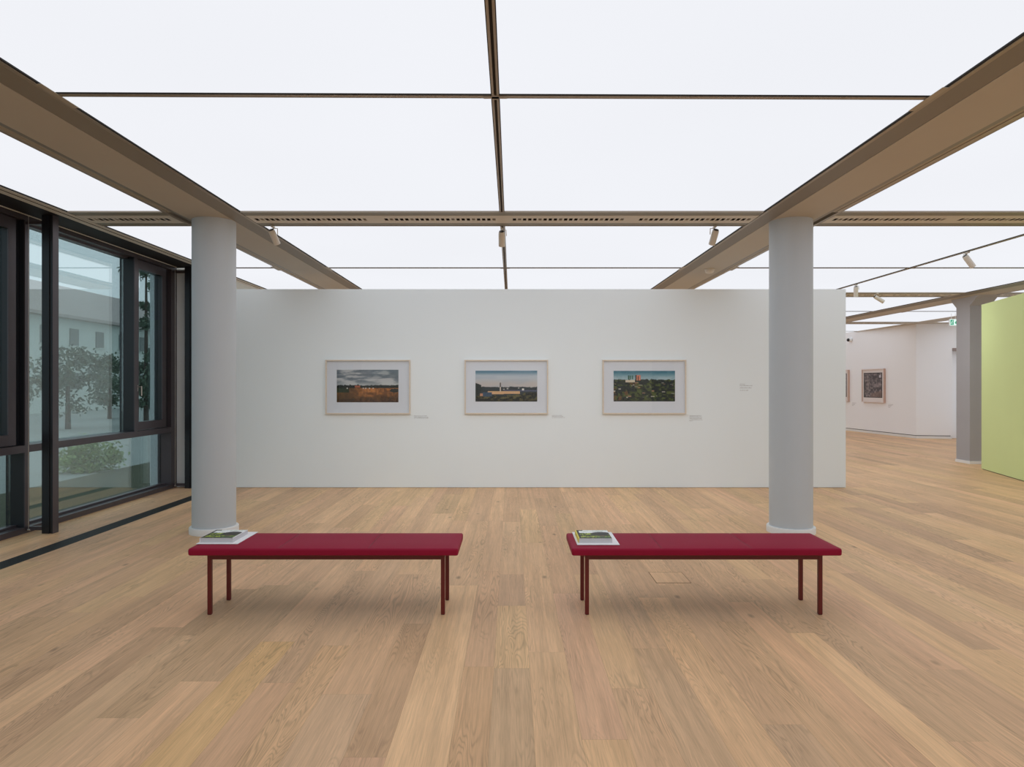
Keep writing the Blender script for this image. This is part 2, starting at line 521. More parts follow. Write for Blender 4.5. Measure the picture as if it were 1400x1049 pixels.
# lime green partition at the right
e = empty('green_partition', (8.2, 10, 0), 'tall lime green free-standing partition wall at the right of the room', 'partition wall')
bm = B()
g0, g1 = (8.502, 12.35), (7.55, 8.8)
dv = (Vector(g1) - Vector(g0)).normalized(); nv = Vector((-dv.y, dv.x))
if nv.x < 0: nv = -nv
prism(bm, [g0, g1, tuple(Vector(g1) + nv * .35), tuple(Vector(g0) + nv * .35)], 'z', 0.012, 2.975)
obj('painted_panel', bm, M['lime'], e)
bm = B()
i0, i1 = Vector(g0) + nv * .012 + dv * .012, Vector(g1) + nv * .012 - dv * .012
prism(bm, [tuple(i0), tuple(i1), tuple(i1 + nv * .32), tuple(i0 + nv * .32)], 'z', 0, 0.012)
obj('plinth', bm, M['black'], e)

# ================================================================== CEILING: luminous membranes
ce = tag(empty('ceiling', (3, 10, CZ)), kind='structure', label='luminous white stretched ceiling in large panels')
xb = [(XL, -3.47), (-2.72, RAILX[0]), (RAILX[0], 2.53), (3.28, RAILX[1]), (RAILX[1], 8.53), (9.28, XR)]
yb = [(YB, -1.9), (-1.9, 0.81), (1.39, 4.087), (4.087, 6.81), (7.39, 10.10), (10.10, 12.81), (13.39, 16.1), (16.1, 18.81), (19.39, 22.1), (22.1, YF)]
for x0, x1 in xb:
    for y0, y1 in yb:
        one('luminous_panel', [(x0, x1, y0, y1, CZ + .012, CZ + .02)], M['membrane'], ce)
one('luminous_panel', [(11.72, 14.2, 12.4, 18.95, CZ + .012, CZ + .02)], M['membrane'], ce)
one('roof_slab', [(-5.4, 14.5, -5.2, 26.2, 3.5, 3.6)], M['wall'], ce)
# solid margin towards the walls
S('trim_8', [(XR - .01, 11.72, -5, 26, CZ, CZ + .03), (11.72, 14.4, 18.95, 26, CZ, CZ + .03), (-5.15, XR, YF - .01, 26, CZ, CZ + .03), (-5.15, XR, -5, YB + .01, CZ, CZ + .03)], M['soffit'])
# metal edge profile along the windows
bm = B()
box(bm, -4.585, -4.445, -5, 26, CZ - .002, CZ + .05, 0)
box(bm, -4.445, -4.427, -5, 26, CZ + .004, CZ + .05, 1)
box(bm, -4.50, -4.494, -5, 26, CZ - .006, CZ - .002, 1)
tag(obj('trim_2', bm, [M['duct'], M['black']]), kind='structure', label='beige metal edge profile of the ceiling along the windows')
# dark head soffit over the windows
S('trim_3', [(-5.4, -4.59, -1.955, 10.19, 3.27, 3.33), (-4.60, -4.588, -1.955, 10.19, 3.26, 3.33)], M['headpaint'])
S('trim_4', [(-4.968, -4.955, -1.955, 10.1, 3.262, 3.27)], M['duct'])

# ---- beams on the column lines
bl = ['broad greige ceiling beam running over the left round column', 'broad greige ceiling beam running over the right round column',
      'broad greige ceiling beam running over the square pillar at the far right']
for bx, lab in zip(BEAMX, bl):
    e = empty('ceiling_beam', (bx, 10, SOFF), lab, 'ceiling beam')
    hs, ho = .214, .385
    one('soffit', [(bx - hs, bx + hs, -5, 26, SOFF, SOFF + .2)], M['soffit'], e)
    for sgn in (-1, 1):
        inner = (bx < 0 and sgn > 0) or (bx == BEAMX[1] and sgn < 0) or (bx == BEAMX[2] and sgn < 0)
        w_ = ho - .035 if inner else hs + .065
        zt_ = CZ - .001 if inner else CZ - .008
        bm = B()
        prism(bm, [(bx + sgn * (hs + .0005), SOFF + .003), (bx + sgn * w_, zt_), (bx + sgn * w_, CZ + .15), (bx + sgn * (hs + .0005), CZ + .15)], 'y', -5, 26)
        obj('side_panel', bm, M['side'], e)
        if not inner:
            for ya_, yb_2 in ((-5, .80), (1.40, 6.79), (7.41, 12.79), (13.41, 18.79), (19.41, 26)):
                bm = B()
                a, b_ = sorted((bx + sgn * (w_ + .0005), bx + sgn * (ho - .0355)))
                box(bm, a, b_, ya_, yb_2, CZ - .004, CZ + .1)
                c, d = sorted((bx + sgn * (w_ + .034), bx + sgn * (w_ + .040)))
                box(bm, c, d, ya_, yb_2, CZ - .009, CZ - .004)
                obj('ledge', bm, M['ledge'], e)
        bm = B()
        a, b_ = sorted((bx + sgn * (ho - .034), bx + sgn * (ho - .006)))
        c, d = sorted((bx + sgn * (ho - .006), bx + sgn * (ho + .006)))
        box(bm, a, b_, -5, 26, CZ - .002, CZ + .1, 0)
        box(bm, c, d, -5, 26, CZ + .003, CZ + .1, 1)
        obj('edge_rail', bm, [M['rail'], M['black']], e)

# ---- centre tracks (along y) and cross rails (along x)
def track_y(x, y0, y1, e, name):
    bm = B()
    box(bm, x - .021, x - .008, y0, y1, CZ, CZ + .04, 0)
    box(bm, x + .008, x + .021, y0, y1, CZ, CZ + .04, 0)
    box(bm, x - .008, x + .008, y0, y1, CZ + .009, CZ + .04, 1)
    box(bm, x - .026, x - .021, y0, y1, CZ + .004, CZ + .04, 1)
    box(bm, x + .021, x + .026, y0, y1, CZ + .004, CZ + .04, 1)
    obj(name, bm, [M['rail'], M['slot']], e)

spans = [(YB, .80), (1.40, 4.06), (4.112, 6.80), (7.40, 10.075), (10.125, 12.80), (13.40, 16.075), (16.125, 18.80), (19.40, 22.075), (22.125, YF)]
for x, lab in zip(RAILX, ('long bronze ceiling track down the middle bay, between the two round columns',
                          'long bronze ceiling track crossing the right-hand bay, with two spotlights hanging from it')):
    e = empty('ceiling_track', (x, 8, CZ), lab, 'ceiling track')
    for a, b_ in spans: track_y(x, a, b_, e, 'track_section')
    for y in RAILY[1:]:
        one('junction_plate', [(x - .022, x + .022, y - .028, y + .028, CZ - .002, CZ + .03), (x - .07, x + .07, y - .014, y + .014, CZ - .002, CZ + .03)], M['rail'], e)
bays = [(-4.43, -3.49, 'the window bay'), (-2.70, 2.51, 'the middle bay'), (3.30, 8.515, 'the right bay'), (9.30, 11.2, 'the bay past the pillar')]
rname = {4.087: 'nearest to the camera', 10.10: 'above the white picture wall', 16.10: 'past the picture wall', 22.10: 'at the gallery far end'}
for y in RAILY[1:]:
    for bi, (x0, x1, bn) in enumerate(bays):
        if bi in (0,) and y > 10.2: continue
        if bi in (3,) and y < 13: continue
        if bi == 1 and y > 12: continue
        bm = B()
        dy = 0.0
        box(bm, x0, x1, y - .019, y + .012, CZ + .001, CZ + .04, 0)
        box(bm, x0, x1, y + .012, y + .023, CZ + .004, CZ + .04, 1)
        box(bm, x0, x1, y - .025, y - .019, CZ + .004, CZ + .04, 1)
        if y < 5 and bi == 1:   # this rail runs very slightly out of square
            sh = 0.0090
            for v in bm.verts: v.co.y += (v.co.x + .1) * sh
        cr_ = obj('cross_rail', bm, [M['rail'], M['slot']])
        tag(cr_, 'thin bronze cross rail in %s, %s' % (bn, rname[y]), 'ceiling rail')
        for xe in (x0 + .0, x1 - .0):
            if abs(xe - XL) < .1 or abs(xe - XR) < .1: continue
            yo = (xe + .1) * .009 if (y < 5 and bi == 1) else 0
            one('end_plate', [(xe - .022, xe + .018, y - .17 + yo, y + .17 + yo, CZ - .0045, CZ - .0025)], M['ledge'], cr_)

# ---- perforated ventilation panels between the beams
def duct(x0, x1, y, starts, lab, nslot=22):
    e = empty('ventilation_panel', ((x0 + x1) / 2, y, CZ), lab, 'ventilation panel')
    bm = B()
    ya, yb_ = y - .157, y + .157
    s0, s1 = y - .045, y + .045
    z = CZ - .002
    def q(a, b_, c, d, zz, mi):
        f = bm.faces.new([bm.verts.new(p) for p in ((a, c, zz), (a, d, zz), (b_, d, zz), (b_, c, zz))]); f.material_index = mi
    q(x0, x1, ya, s0, z, 0); q(x0, x1, s1, yb_, z, 0)
    cur = x0
    slots = []
    for st in starts:
        for k in range(nslot):
            a = st + k * .0533
            if a < x0 + .03 or a + .034 > x1 - .03: continue
            slots.append((a, a + .034, k % 4 == 1))
    for a, b_, light in slots:
        q(cur, a, s0, s1, z, 0); cur = b_
        zz = z + (.006 if light else .03)
        q(a, b_, s0, s1, zz, 2 if light else 1)
        for (p, r_) in (((a, s0), (b_, s0)), ((b_, s0), (b_, s1)), ((b_, s1), (a, s1)), ((a, s1), (a, s0))):
            f = bm.faces.new([bm.verts.new(v) for v in ((p[0], p[1], z), (r_[0], r_[1], z), (r_[0], r_[1], zz), (p[0], p[1], zz))])
            f.material_index = 0 if light else 1
    q(cur, x1, s0, s1, z, 0)
    box(bm, x0, x1, ya, yb_, z + .035, z + .12, 0)
    box(bm, x0, x1, ya, ya + .004, z + .0003, z + .06, 0)
    box(bm, x0, x1, yb_ - .004, yb_, z + .0003, z + .06, 0)
    obj('perforated_plate', bm, [M['duct'], M['slot'], M['slotshut']], e)
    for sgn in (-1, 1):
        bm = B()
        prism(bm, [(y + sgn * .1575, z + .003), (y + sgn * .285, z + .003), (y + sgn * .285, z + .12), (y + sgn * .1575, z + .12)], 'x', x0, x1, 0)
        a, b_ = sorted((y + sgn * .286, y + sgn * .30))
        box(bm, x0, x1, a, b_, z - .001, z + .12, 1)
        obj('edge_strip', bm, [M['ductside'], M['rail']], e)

p = 7.1 / 933
ydn = ['', ' between the round columns', ' in line with the square pillar', ' at the far end']
for i, y in enumerate(DUCTY[1:], 1):
    if i == 1: duct(-4.43, -3.48, y, [-4.395], 'perforated greige ventilation panel between the window and the left round column', 17)
    if i == 1: duct(-2.71, 2.52, y, [-2.665, -1.32, .012, 1.328], 'long perforated greige ventilation panel spanning between the two round columns')
    duct(3.29, 8.52, y, [3.35, 4.66, 6.02, 7.33], 'long perforated greige ventilation panel in the right bay,' +
         {1: ' nearest, beside the right round column', 2: ' middle one, reaching the square pillar', 3: ' farthest one'}[i])
    if i > 1: duct(9.29, 11.2, y, [9.35], 'perforated ventilation panel beyond the square pillar,' + {2: ' nearer, over the green partition', 3: ' farther, by the exit sign'}[i], 30)
# plain closures where the row behind the camera has no visible panel
S('trim_6', [(-4.43, 11.2, .80, 1.40, CZ, CZ + .02)], M['duct'])
S('trim_7', [(-4.43, 2.52, 12.80, 13.40, CZ, CZ + .02), (-4.43, 2.52, 18.8, 19.4, CZ, CZ + .02), (9.29, 11.2, 6.80, 7.40, CZ, CZ + .02)], M['duct'])

# ================================================================== COLUMNS
for bx, lab in ((BEAMX[0], 'round light grey concrete column near the windows, at the left bench'),
                (BEAMX[1], 'round light grey concrete column in front of the picture wall, at the right bench')):
    e = empty('round_column', (bx, 7.10, 0), lab, 'column')
    bm = B(); lathe(bm, [(.2135, .062), (.2135, SOFF)], 96, bx, 7.10)
    obj('shaft', bm, M['column'], e, smooth=True)
    bm = B(); lathe(bm, [(.240, 0), (.240, .058), (.236, .064), (.2136, .066)], 96, bx, 7.10)
    obj('base_collar', bm, M['collar'], e, smooth=True)
e = empty('square_pillar', (9.03, 13.35, 0), 'square grey concrete pillar with haunched top, beside the green partition', 'pillar')
px0, px1, py0, py1 = 8.83, 9.23, 13.15, 13.55
bm = B()
box(bm, px0, px1, py0, py1, .055, 3.05)
obj('shaft', bm, M['pillar'], e)
bm = B()
prism(bm, [(py0, 3.05), (py1, 3.05), (py1 + .13, 3.17), (py1 + .16, SOFF), (py0 - .30, SOFF), (py0 - .18, 3.19)], 'x', px0, px1)
obj('haunch', bm, M['pillar'], e)
one('base_collar', [(px0 - .015, px1 + .015, py0 - .015, py1 + .015, 0, .055)], M['collar'], e)

# ================================================================== WINDOWS
def window(g, n):
    e = tag(empty('window_%d' % n, (-5.1, g, 0)), kind='structure')
    f = M['frame']
    gx = -5.15
    shade_ = M['post']  # mullion, jamb and sash sides: shade put into a darker colour
    mu = one('mullion', [(-5.20, -5.012, g - .060, g - .002, 0, 3.27)], shade_, e)
    one('lit_face', [(-5.012, -5.0, g - .062, g, 0, 3.27)], f, mu)  # thin front strip in the lit tone of the same mullion
    one('sill_frame', [(-5.20, -5.0, g, g + 2.948, 0, .06), (-5.16, -5.09, g, g + 2.948, .06, .085)], f, e)
    one('head_frame', [(-5.20, -5.0, g, g + 2.948, 3.222, 3.27), (-5.16, -5.09, g, g + 2.948, 3.20, 3.222)], f, e)
    one('transom', [(-5.20, -5.0, g, g + 2.948, .83, .905)], f, e)
    im = one('intermediate_mullion', [(-5.20, -5.012, g + 1.977, g + 2.043, .905, 3.222)], shade_, e)
    one('lit_face', [(-5.012, -5.0, g + 1.975, g + 2.045, .905, 3.222)], f, im)
    one('large_pane', [(gx - .02, gx, g, g + 1.975, .905, 3.21)], M['glass'], e)
    one('lower_pane', [(gx - .02, gx, g, g + 2.948, .07, .83)], M['glass'], e)
    a, b_, z0, z1 = g + 2.047, g + 2.86, .915, 3.215
    sw = .085
    bm = B()
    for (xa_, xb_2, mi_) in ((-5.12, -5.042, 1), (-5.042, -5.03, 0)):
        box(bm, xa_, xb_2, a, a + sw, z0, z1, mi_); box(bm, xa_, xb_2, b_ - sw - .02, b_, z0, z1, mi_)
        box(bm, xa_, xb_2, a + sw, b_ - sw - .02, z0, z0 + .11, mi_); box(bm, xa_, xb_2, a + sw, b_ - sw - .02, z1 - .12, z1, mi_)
    sash = obj('sash', bm, [f, shade_], e)  # lit tone in front, painted shade on the sides
    one('jamb', [(-5.20, -5.06, g + 2.86, g + 2.946, .905, 3.222)], shade_, e)
    one('sash_pane', [(-5.115, -5.095, a + sw, b_ - sw - .02, z0 + .11, z1 - .12)], M['glass'], sash)
    bm = B()
    hy = a + .045
    box(bm, -5.03, -5.022, hy - .014, hy + .014, 1.44, 1.52, bev=.003)
    tube(bm, [(-5.022, hy, 1.50), (-4.975, hy, 1.50)], .009)
    tube(bm, [(-4.972, hy, 1.51), (-4.972, hy, 1.38)], .009)
    obj('handle', bm, M['steel'], sash, smooth=True)


for n, g in enumerate((7.075, 4.065, 1.055, -1.955), 1): window(g, n)
S('trim_5', [(-5.20, -5.0, 10.023, 10.19, 0, 3.27)], M['frame'])

for py, lab in ((7.0, 'slim black steel post in front of the window, nearer one with a floor bracket'),
                (10.06, 'slim black steel post in the corner by the white picture wall')):
    e = empty('steel_post', (-4.765, py + .045, 0), lab, 'post')
    bm = B()
    box(bm, -4.82, -4.745, py, py + .09, 0.0, 3.27, 0)
    box(bm, -4.745, -4.728, py + .008, py + .09, 0.0, 3.27, 1)
    box(bm, -4.728, -4.71, py, py + .09, 0.0, 3.27, 0)
    obj('shaft', bm, [M['post'], M['black']], e)
    one('flange', [(-4.7098, -4.706, py, py + .09, 0.0, 3.27)], M['frame'], e)
    one('floor_bracket', [(-4.998, -4.82, py + .02, py + .045, .03, .07)], M['frame'], e)
    one('head_bracket', [(-4.998, -4.82, py + .02, py + .045, 3.18, 3.21)], M['frame'], e)
    bm = B(); tube(bm, [(-4.97, py + .02, .045), (-4.97, py + .02, 3.26)], .003)
    tube(bm, [(-4.985, py + .03, .035), (-4.955, py + .03, .035)], .012)
    obj('guide_cable', bm, M['steel'], e, smooth=True)

# ================================================================== BENCHES
def bench(x0, lab):
    L_, W_ = 1.765, .48
    y0 = 4.45
    e = empty('upholstered_bench', (x0 + L_ / 2, y0 + W_ / 2, 0), lab, 'bench')
    zb, zt = .4115, .459
    rr = .014
    bm = B()
    # rounded cushion in three padded fields
    def section(inset, puff):
        pts = []
        ww = W_ / 2 - inset
        r = rr
        h0, h1 = zb + inset * .55, zt - inset * .7
        for k in range(6):
            a = math.pi / 2 * k / 5
            pts.append((ww - r + r * math.sin(a) * 1, h1 - r + r * math.cos(a) + 0))
        pts2 = [(ww - .002, h0 + .006), (ww - .010, h0)]
        side = pts + pts2
        left = [(-a, b_) for a, b_ in side][::-1]
        n = 9
        top = [(-(ww - r) + 2 * (ww - r) * k / n, h1 + puff * (1 - abs(2 * k / n - 1) ** 4)) for k in range(1, n)]
        return left + top + side
    st = []
    nx = 60
    third = L_ / 3
    for s in range(0, 5):
        a = math.pi / 2 * s / 4
        st.append((rr * (1 - math.sin(a)) * 0 + rr * (1 - math.cos(math.pi / 2 - a)) if False else rr * (1 - math.cos(a)), rr * (1 - math.sin(a)), 0.0))
    # st: (x from end, inset) from the outermost ring inwards
    ends = [(rr - rr * math.cos(math.pi / 2 * s / 5), rr * (1 - math.sin(math.pi / 2 * s / 5))) for s in range(0, 6)]
    stations = [(ex, ins, 0) for ex, ins in ends]
    for k in range(1, nx):
        x = rr + (L_ - 2 * rr) * k / nx
        u = (x % third) / third
        d = min(u, 1 - u)
        if x < third * .5: d = min(.5, 1 - u)
        if x > third * 2.5: d = min(.5, u)
        pf = .006 * min(1, (d / .06) ** .6) if d < .06 else .006
        stations.append((x, 0.0, pf))
    for t in (third, 2 * third): stations.append((t, 0.0012, 0.0))
    stations += [(L_ - ex, ins, 0) for ex, ins in ends]
    stations.sort(key=lambda s: s[0])
    rings = []
    for x, ins, pf in stations:
        rings.append([bm.verts.new((x0 + x, y0 + W_ / 2 + a, b_)) for a, b_ in section(ins, pf)])
    for a, b_ in zip(rings, rings[1:]):
        m = len(a)
        for k in range(m):
            bm.faces.new([a[k], b_[k], b_[(k + 1) % m], a[(k + 1) % m]])
    bm.faces.new(rings[0]); bm.faces.new(rings[-1][::-1])
    bmesh.ops.recalc_face_normals(bm, faces=bm.faces)
    seat = obj('seat_cushion', bm, M['leather'], e, smooth=True)
    for t in (third, 2 * third):
        bm = B(); tube(bm, [(x0 + t, y0 + .008, zb + .01), (x0 + t, y0 + .0005 + .006, zt - .012), (x0 + t, y0 + .02, zt - .0005), (x0 + t, y0 + .12, zt + .0003), (x0 + t, y0 + W_ - .12, zt + .0003), (x0 + t, y0 + W_ - .02, zt - .0008)], .0016, 6)
        obj('seam', bm, M['seam'], seat, smooth=True)
    lx0, lx1 = x0 + .107 - .013, x0 + L_ - .107 + .013
    ly0, ly1 = 4.53, 4.86
    t = .026
    for lx in (lx0, lx1 - t):
        for ly in (ly0, ly1 - t):
            bm = B(); box(bm, lx, lx + t, ly, ly + t, 0.003, .4098, bev=.002)
            leg = obj('leg', bm, M['redsteel'], e)
            one('foot_glide', [(lx + .003, lx + t - .003, ly + .003, ly + t - .003, 0, .003)], M['black'], leg)
    for ly in (ly0 + .002, ly1 - t + .002):
        one('long_rail', [(lx0 + t, lx1 - t, ly, ly + .022, .368, .4098)], M['redsteel'], e)
    for lx in (lx0, lx1 - t):
        one('end_rail', [(lx + .002, lx + t - .002, ly0 + t, ly1 - t, .368, .4098)], M['redsteel'], e)
    one('base_board', [(x0 + .03, x0 + L_ - .03, y0 + .03, y0 + W_ - .03, .4100, .4113)], M['black'], e)
    return e


bench(-2.115, 'long dark red leather bench on thin steel legs, left one near the windows')
bench(.394, 'long dark red leather bench on thin legs, right one, below the right column')


# ------------------------------------------------------------------ printed pictures (colour per tiny face)
def vnoise(nx, ny, fx, fy, seed, octs=4):
    rs = np.random.RandomState(seed)
    out = np.zeros((ny, nx)); amp = 1.0; tot = 0
    for o in range(octs):
        gx, gy = int(fx * 2 ** o) + 2, int(fy * 2 ** o) + 2
        g = rs.rand(gy + 1, gx + 1)
        X = np.linspace(0, gx - 1.001, nx); Y = np.linspace(0, gy - 1.001, ny)
        xi, yi = X.astype(int), Y.astype(int)
        tx, ty = X - xi, Y - yi
        tx, ty = tx * tx * (3 - 2 * tx), (ty * ty * (3 - 2 * ty))[:, None]
        a = g[yi][:, xi] * (1 - tx) + g[yi][:, xi + 1] * tx
        b_ = g[yi + 1][:, xi] * (1 - tx) + g[yi + 1][:, xi + 1] * tx
        out += amp * (a * (1 - ty) + b_ * ty); tot += amp; amp *= .55
    return out / tot


def lerp(a, b_, t):
    return np.array(a)[None, None, :] * (1 - t[..., None]) + np.array(b_)[None, None, :] * t[..., None]


def sm(x, a, b_):
    t = np.clip((x - a) / (b_ - a), 0, 1); return t * t * (3 - 2 * t)


def over(img, col, mask):
    return img * (1 - mask[..., None]) + np.array(col, float) * mask[..., None]


NX, NY = 150, 80
U, V = np.meshgrid((np.arange(NX) + .5) / NX, (np.arange(NY) + .5) / NY)   # V: 0 top, 1 bottom


def pic_field():
    n1 = vnoise(NX, NY, 4, 9, 1, 5); n2 = vnoise(NX, NY, 8, 14, 2, 5); n3 = vnoise(NX, NY, 40, 10, 3, 3)
    img = lerp((110, 122, 132), (196, 200, 202), sm(n1, .33, .66))
    img = over(img, (105, 130, 140), sm(U, .4, .9) * .35 * sm(V, .35, .0))
    img = over(img, (205, 210, 208), sm(V, .3, .47) * .6)
    field = lerp((112, 70, 34), (196, 128, 62), sm(n2 * .6 + n3 * .4, .3, .7))
    field = field * (1.02 - .55 * sm(V, .68, 1.0))[..., None]
    field = over(field, (82, 66, 44), sm(U, .5, .1) * .6)
    hz = V > .55 + .02 * (n1 - .5)
    img = np.where(hz[..., None], field, img)
    tree = vnoise(NX, NY, 50, 2, 4, 3)
    img = over(img, (26, 34, 28), ((V > .485 - .07 * (tree - .35)) & (V < .565)).astype(float))
    img = over(img, (48, 58, 36), ((V > .56) & (V < .70) & (U < .16 + .1 * n2)).astype(float))
    img = over(img, (40, 44, 38), (((U - .94) / .08) ** 2 + ((V - .64) / .06) ** 2 < 1).astype(float))
    img = over(img, (176, 100, 70), ((V > .49) & (V < .55) & (U > .29) & (U < .38)).astype(float))
    for u in (.17, .43, .47, .53, .59): img = over(img, (210, 205, 195), ((abs(U - u) < .012) & (V > .55) & (V < .59)).astype(float))
    return img


def pic_chimney():
    n1 = vnoise(NX, NY, 3, 8, 11, 4); n2 = vnoise(NX, NY, 18, 16, 12, 4)
    img = lerp((98, 140, 162), (196, 206, 214), sm(V, .02, .18))
    img = over(img, (205, 196, 190), sm(V, .2, .45) * .8)
    img = over(img, (170, 185, 200), sm(n1, .45, .7) * .3)
    tr = vnoise(NX, NY, 40, 2, 14, 3)
    img = over(img, (52, 62, 66), (V > .53 - .05 * (tr - .4)).astype(float))
    img = over(img, (92, 96, 120), ((V > .62) & (V < .68) & (U > .45)).astype(float))
    img = over(img, (222, 182, 138), ((V > .66) & (V < .77 - .03 * U) & (U > .2) & (U < .72)).astype(float))
    img = over(img, (236, 236, 232), ((abs(U - .77) < .02) & (V > .58) & (V < .64)).astype(float))
    for u, v in ((.46, .6), .51 and (.52, .58), (.9, .53), (.7, .56)): img = over(img, (200, 200, 196), ((abs(U - u) < .014) & (abs(V - v) < .014)).astype(float))
    plants = lerp((26, 28, 20), (104, 98, 60), sm(n2, .4, .68))
    m = (V > .80 - .10 * sm(U, .55, .95) - .07 * (n2 - .5))
    img = np.where(m[..., None], plants, img)
    img = over(img, (34, 44, 42), (((U / .11) ** 2 + ((V - .60) / .20) ** 2 < 1 + .8 * (n2 - .5))).astype(float))
    img = over(img, (66, 88, 112), ((V > .70) & (V < .84) & (U > .12) & (U < .27)).astype(float))
    img = over(img, (200, 150, 120), ((V > .74) & (V < .82) & (U > .07) & (U < .12)).astype(float))
    img = over(img, (96, 92, 90), ((abs(U - .40) < .010) & (V > .39) & (V < .53)).astype(float))
    img = over(img, (206, 196, 184), ((abs(U - .40) < .010) & (V > .53) & (V < .68)).astype(float))
    return (img - 128) * 1.06 + 122 - 40 * sm(V, .9, 1.0)[..., None]


def pic_towers():
    n1 = vnoise(NX, NY, 24, 18, 21, 3); n2 = vnoise(NX, NY, 9, 8, 22, 4)
    img = lerp((62, 120, 140), (172, 196, 204), sm(V, .0, .26))
    img = over(img, (120, 160, 174), sm(n2, .45, .6) * .3)
    tr = vnoise(NX, NY, 30, 2, 24, 3)
    green = lerp((20, 28, 20), (88, 100, 44), sm(n1, .36, .70))
    green = over(green, (112, 82, 48), sm(n2, .58, .7) * sm(U, .6, .2))
    green = over(green, (24, 34, 44), sm(n2, .48, .32) * .6)
    m = V > .295 - .07 * (tr - .4)
    img = np.where(m[..., None], green, img)
    img = over(img, (28, 96, 70), ((V > .15) & (V < .28) & (U > .235) & (U < .335) & (np.sin(U * 190) > -.4)).astype(float))
    img = over(img, (216, 206, 184), ((V > .30) & (V < .375) & (U > .19) & (U < .345)).astype(float))
    img = over(img, (26, 26, 28), ((V > .14) & (V < .37) & (U > .352) & (U < .375)).astype(float))
    img = over(img, (214, 140, 112), ((V > .14) & (V < .31) & (U > .375) & (U < .442)).astype(float))
    img = over(img, (60, 40, 38), ((V > .17) & (V < .31) & (U > .395) & (U < .408)).astype(float))
    rs = np.random.RandomState(5)
    for k in range(26):
        u, v = rs.rand(), .38 + .56 * rs.rand()
        c = ((214, 206, 190), (196, 150, 120), (160, 160, 150))[k % 3]
        img = over(img, c, ((abs(U - u) < .008 + .022 * rs.rand()) & (abs(V - v) < .006 + .010 * rs.rand())).astype(float) * .85)
    return (img - 128) * 1.08 + 124 - 35 * sm(V, .92, 1.0)[..., None]


def pic_engraving():
    n1 = vnoise(NX, NY, 12, 12, 31, 5); n2 = vnoise(NX, NY, 4, 5, 32, 4)
    img = lerp((78, 74, 78), (150, 140, 140), sm(n1 * .6 + n2 * .4, .34, .68))
    img = over(img, (150, 138, 134), ((abs(U - .16 - .18 * V) < .035) & (V < .6)).astype(float) * .5)
    img = over(img, (196, 196, 204), ((abs(U - .88) < .04) & (abs(V - .15) < .05)).astype(float))
    img = over(img, (140, 118, 108), ((V > .82 - .3 * sm(U, .4, .9) * .3) & (U > .4)).astype(float) * .6)
    ed = np.minimum(np.minimum(U, 1 - U), np.minimum(V, 1 - V))
    return over(img, (20, 20, 22), (ed < .03).astype(float))


def pic_cover():
    n1 = vnoise(NX, NY, 20, 14, 41, 4); n2 = vnoise(NX, NY, 12, 4, 42, 4)
    img = lerp((60, 84, 30), (176, 190, 66), sm(n1, .35, .6))
    band = (np.sin(V * 21 + n2 * 2.0) > .25).astype(float)
    img = over(img, (24, 26, 16), band * .85)
    img = over(img, (104, 70, 52), ((U > .62) & (V > .4)).astype(float) * sm(n2, .4, .6) * .7)
    img = over(img, (50, 92, 60), ((U > .55) & (V > .72)).astype(float) * .5)
    img = over(img, (238, 242, 240), (V < .33 + .04 * n2).astype(float))
    img = over(img, (186, 200, 186), ((V < .16) & (U > .12)).astype(float) * sm(n1, .45, .55) * .7)
    img = over(img, (34, 34, 36), ((((U - .74) / .30) ** 2 + ((V - .42) / .20) ** 2 < 1)).astype(float) * .9)
    img = over(img, (24, 24, 24), (U < .06).astype(float))
    img = over(img, (30, 36, 24), ((U < .2) & (V < .1)).astype(float) * .8)
    return img


def printed(name, fn, parent, origin, ux, vx, step=1):
    """a sheet of small coloured faces: origin = top-left corner, ux = width vector, vx = downward vector"""
    img = np.clip(fn(), 0, 255)[::step, ::step] / 255
    lin = np.where(img <= .04045, img / 12.92, ((img + .055) / 1.055) ** 2.4)
    ny, nx = lin.shape[:2]
    o_, ux, vx = Vector(origin) - ORIG.get(parent.name, Vector()), Vector(ux), Vector(vx)
    vs = [tuple(o_ + ux * (i / nx) + vx * (j / ny)) for j in range(ny + 1) for i in range(nx + 1)]
    fs = [(j * (nx + 1) + i, (j + 1) * (nx + 1) + i, (j + 1) * (nx + 1) + i + 1, j * (nx + 1) + i + 1) for j in range(ny) for i in range(nx)]
    me = bpy.data.meshes.new(name); me.from_pydata(vs, [], fs)
    ca = me.color_attributes.new('ink', 'FLOAT_COLOR', 'CORNER')
    cols = np.ones((ny * nx, 4, 4), np.float32); cols[:, :, :3] = lin.reshape(-1, 1, 3)
    ca.data.foreach_set('color', cols.ravel())
    me.materials.append(M['ink'])
    o = bpy.data.objects.new(name, me); C.objects.link(o); o.parent = parent
    return o


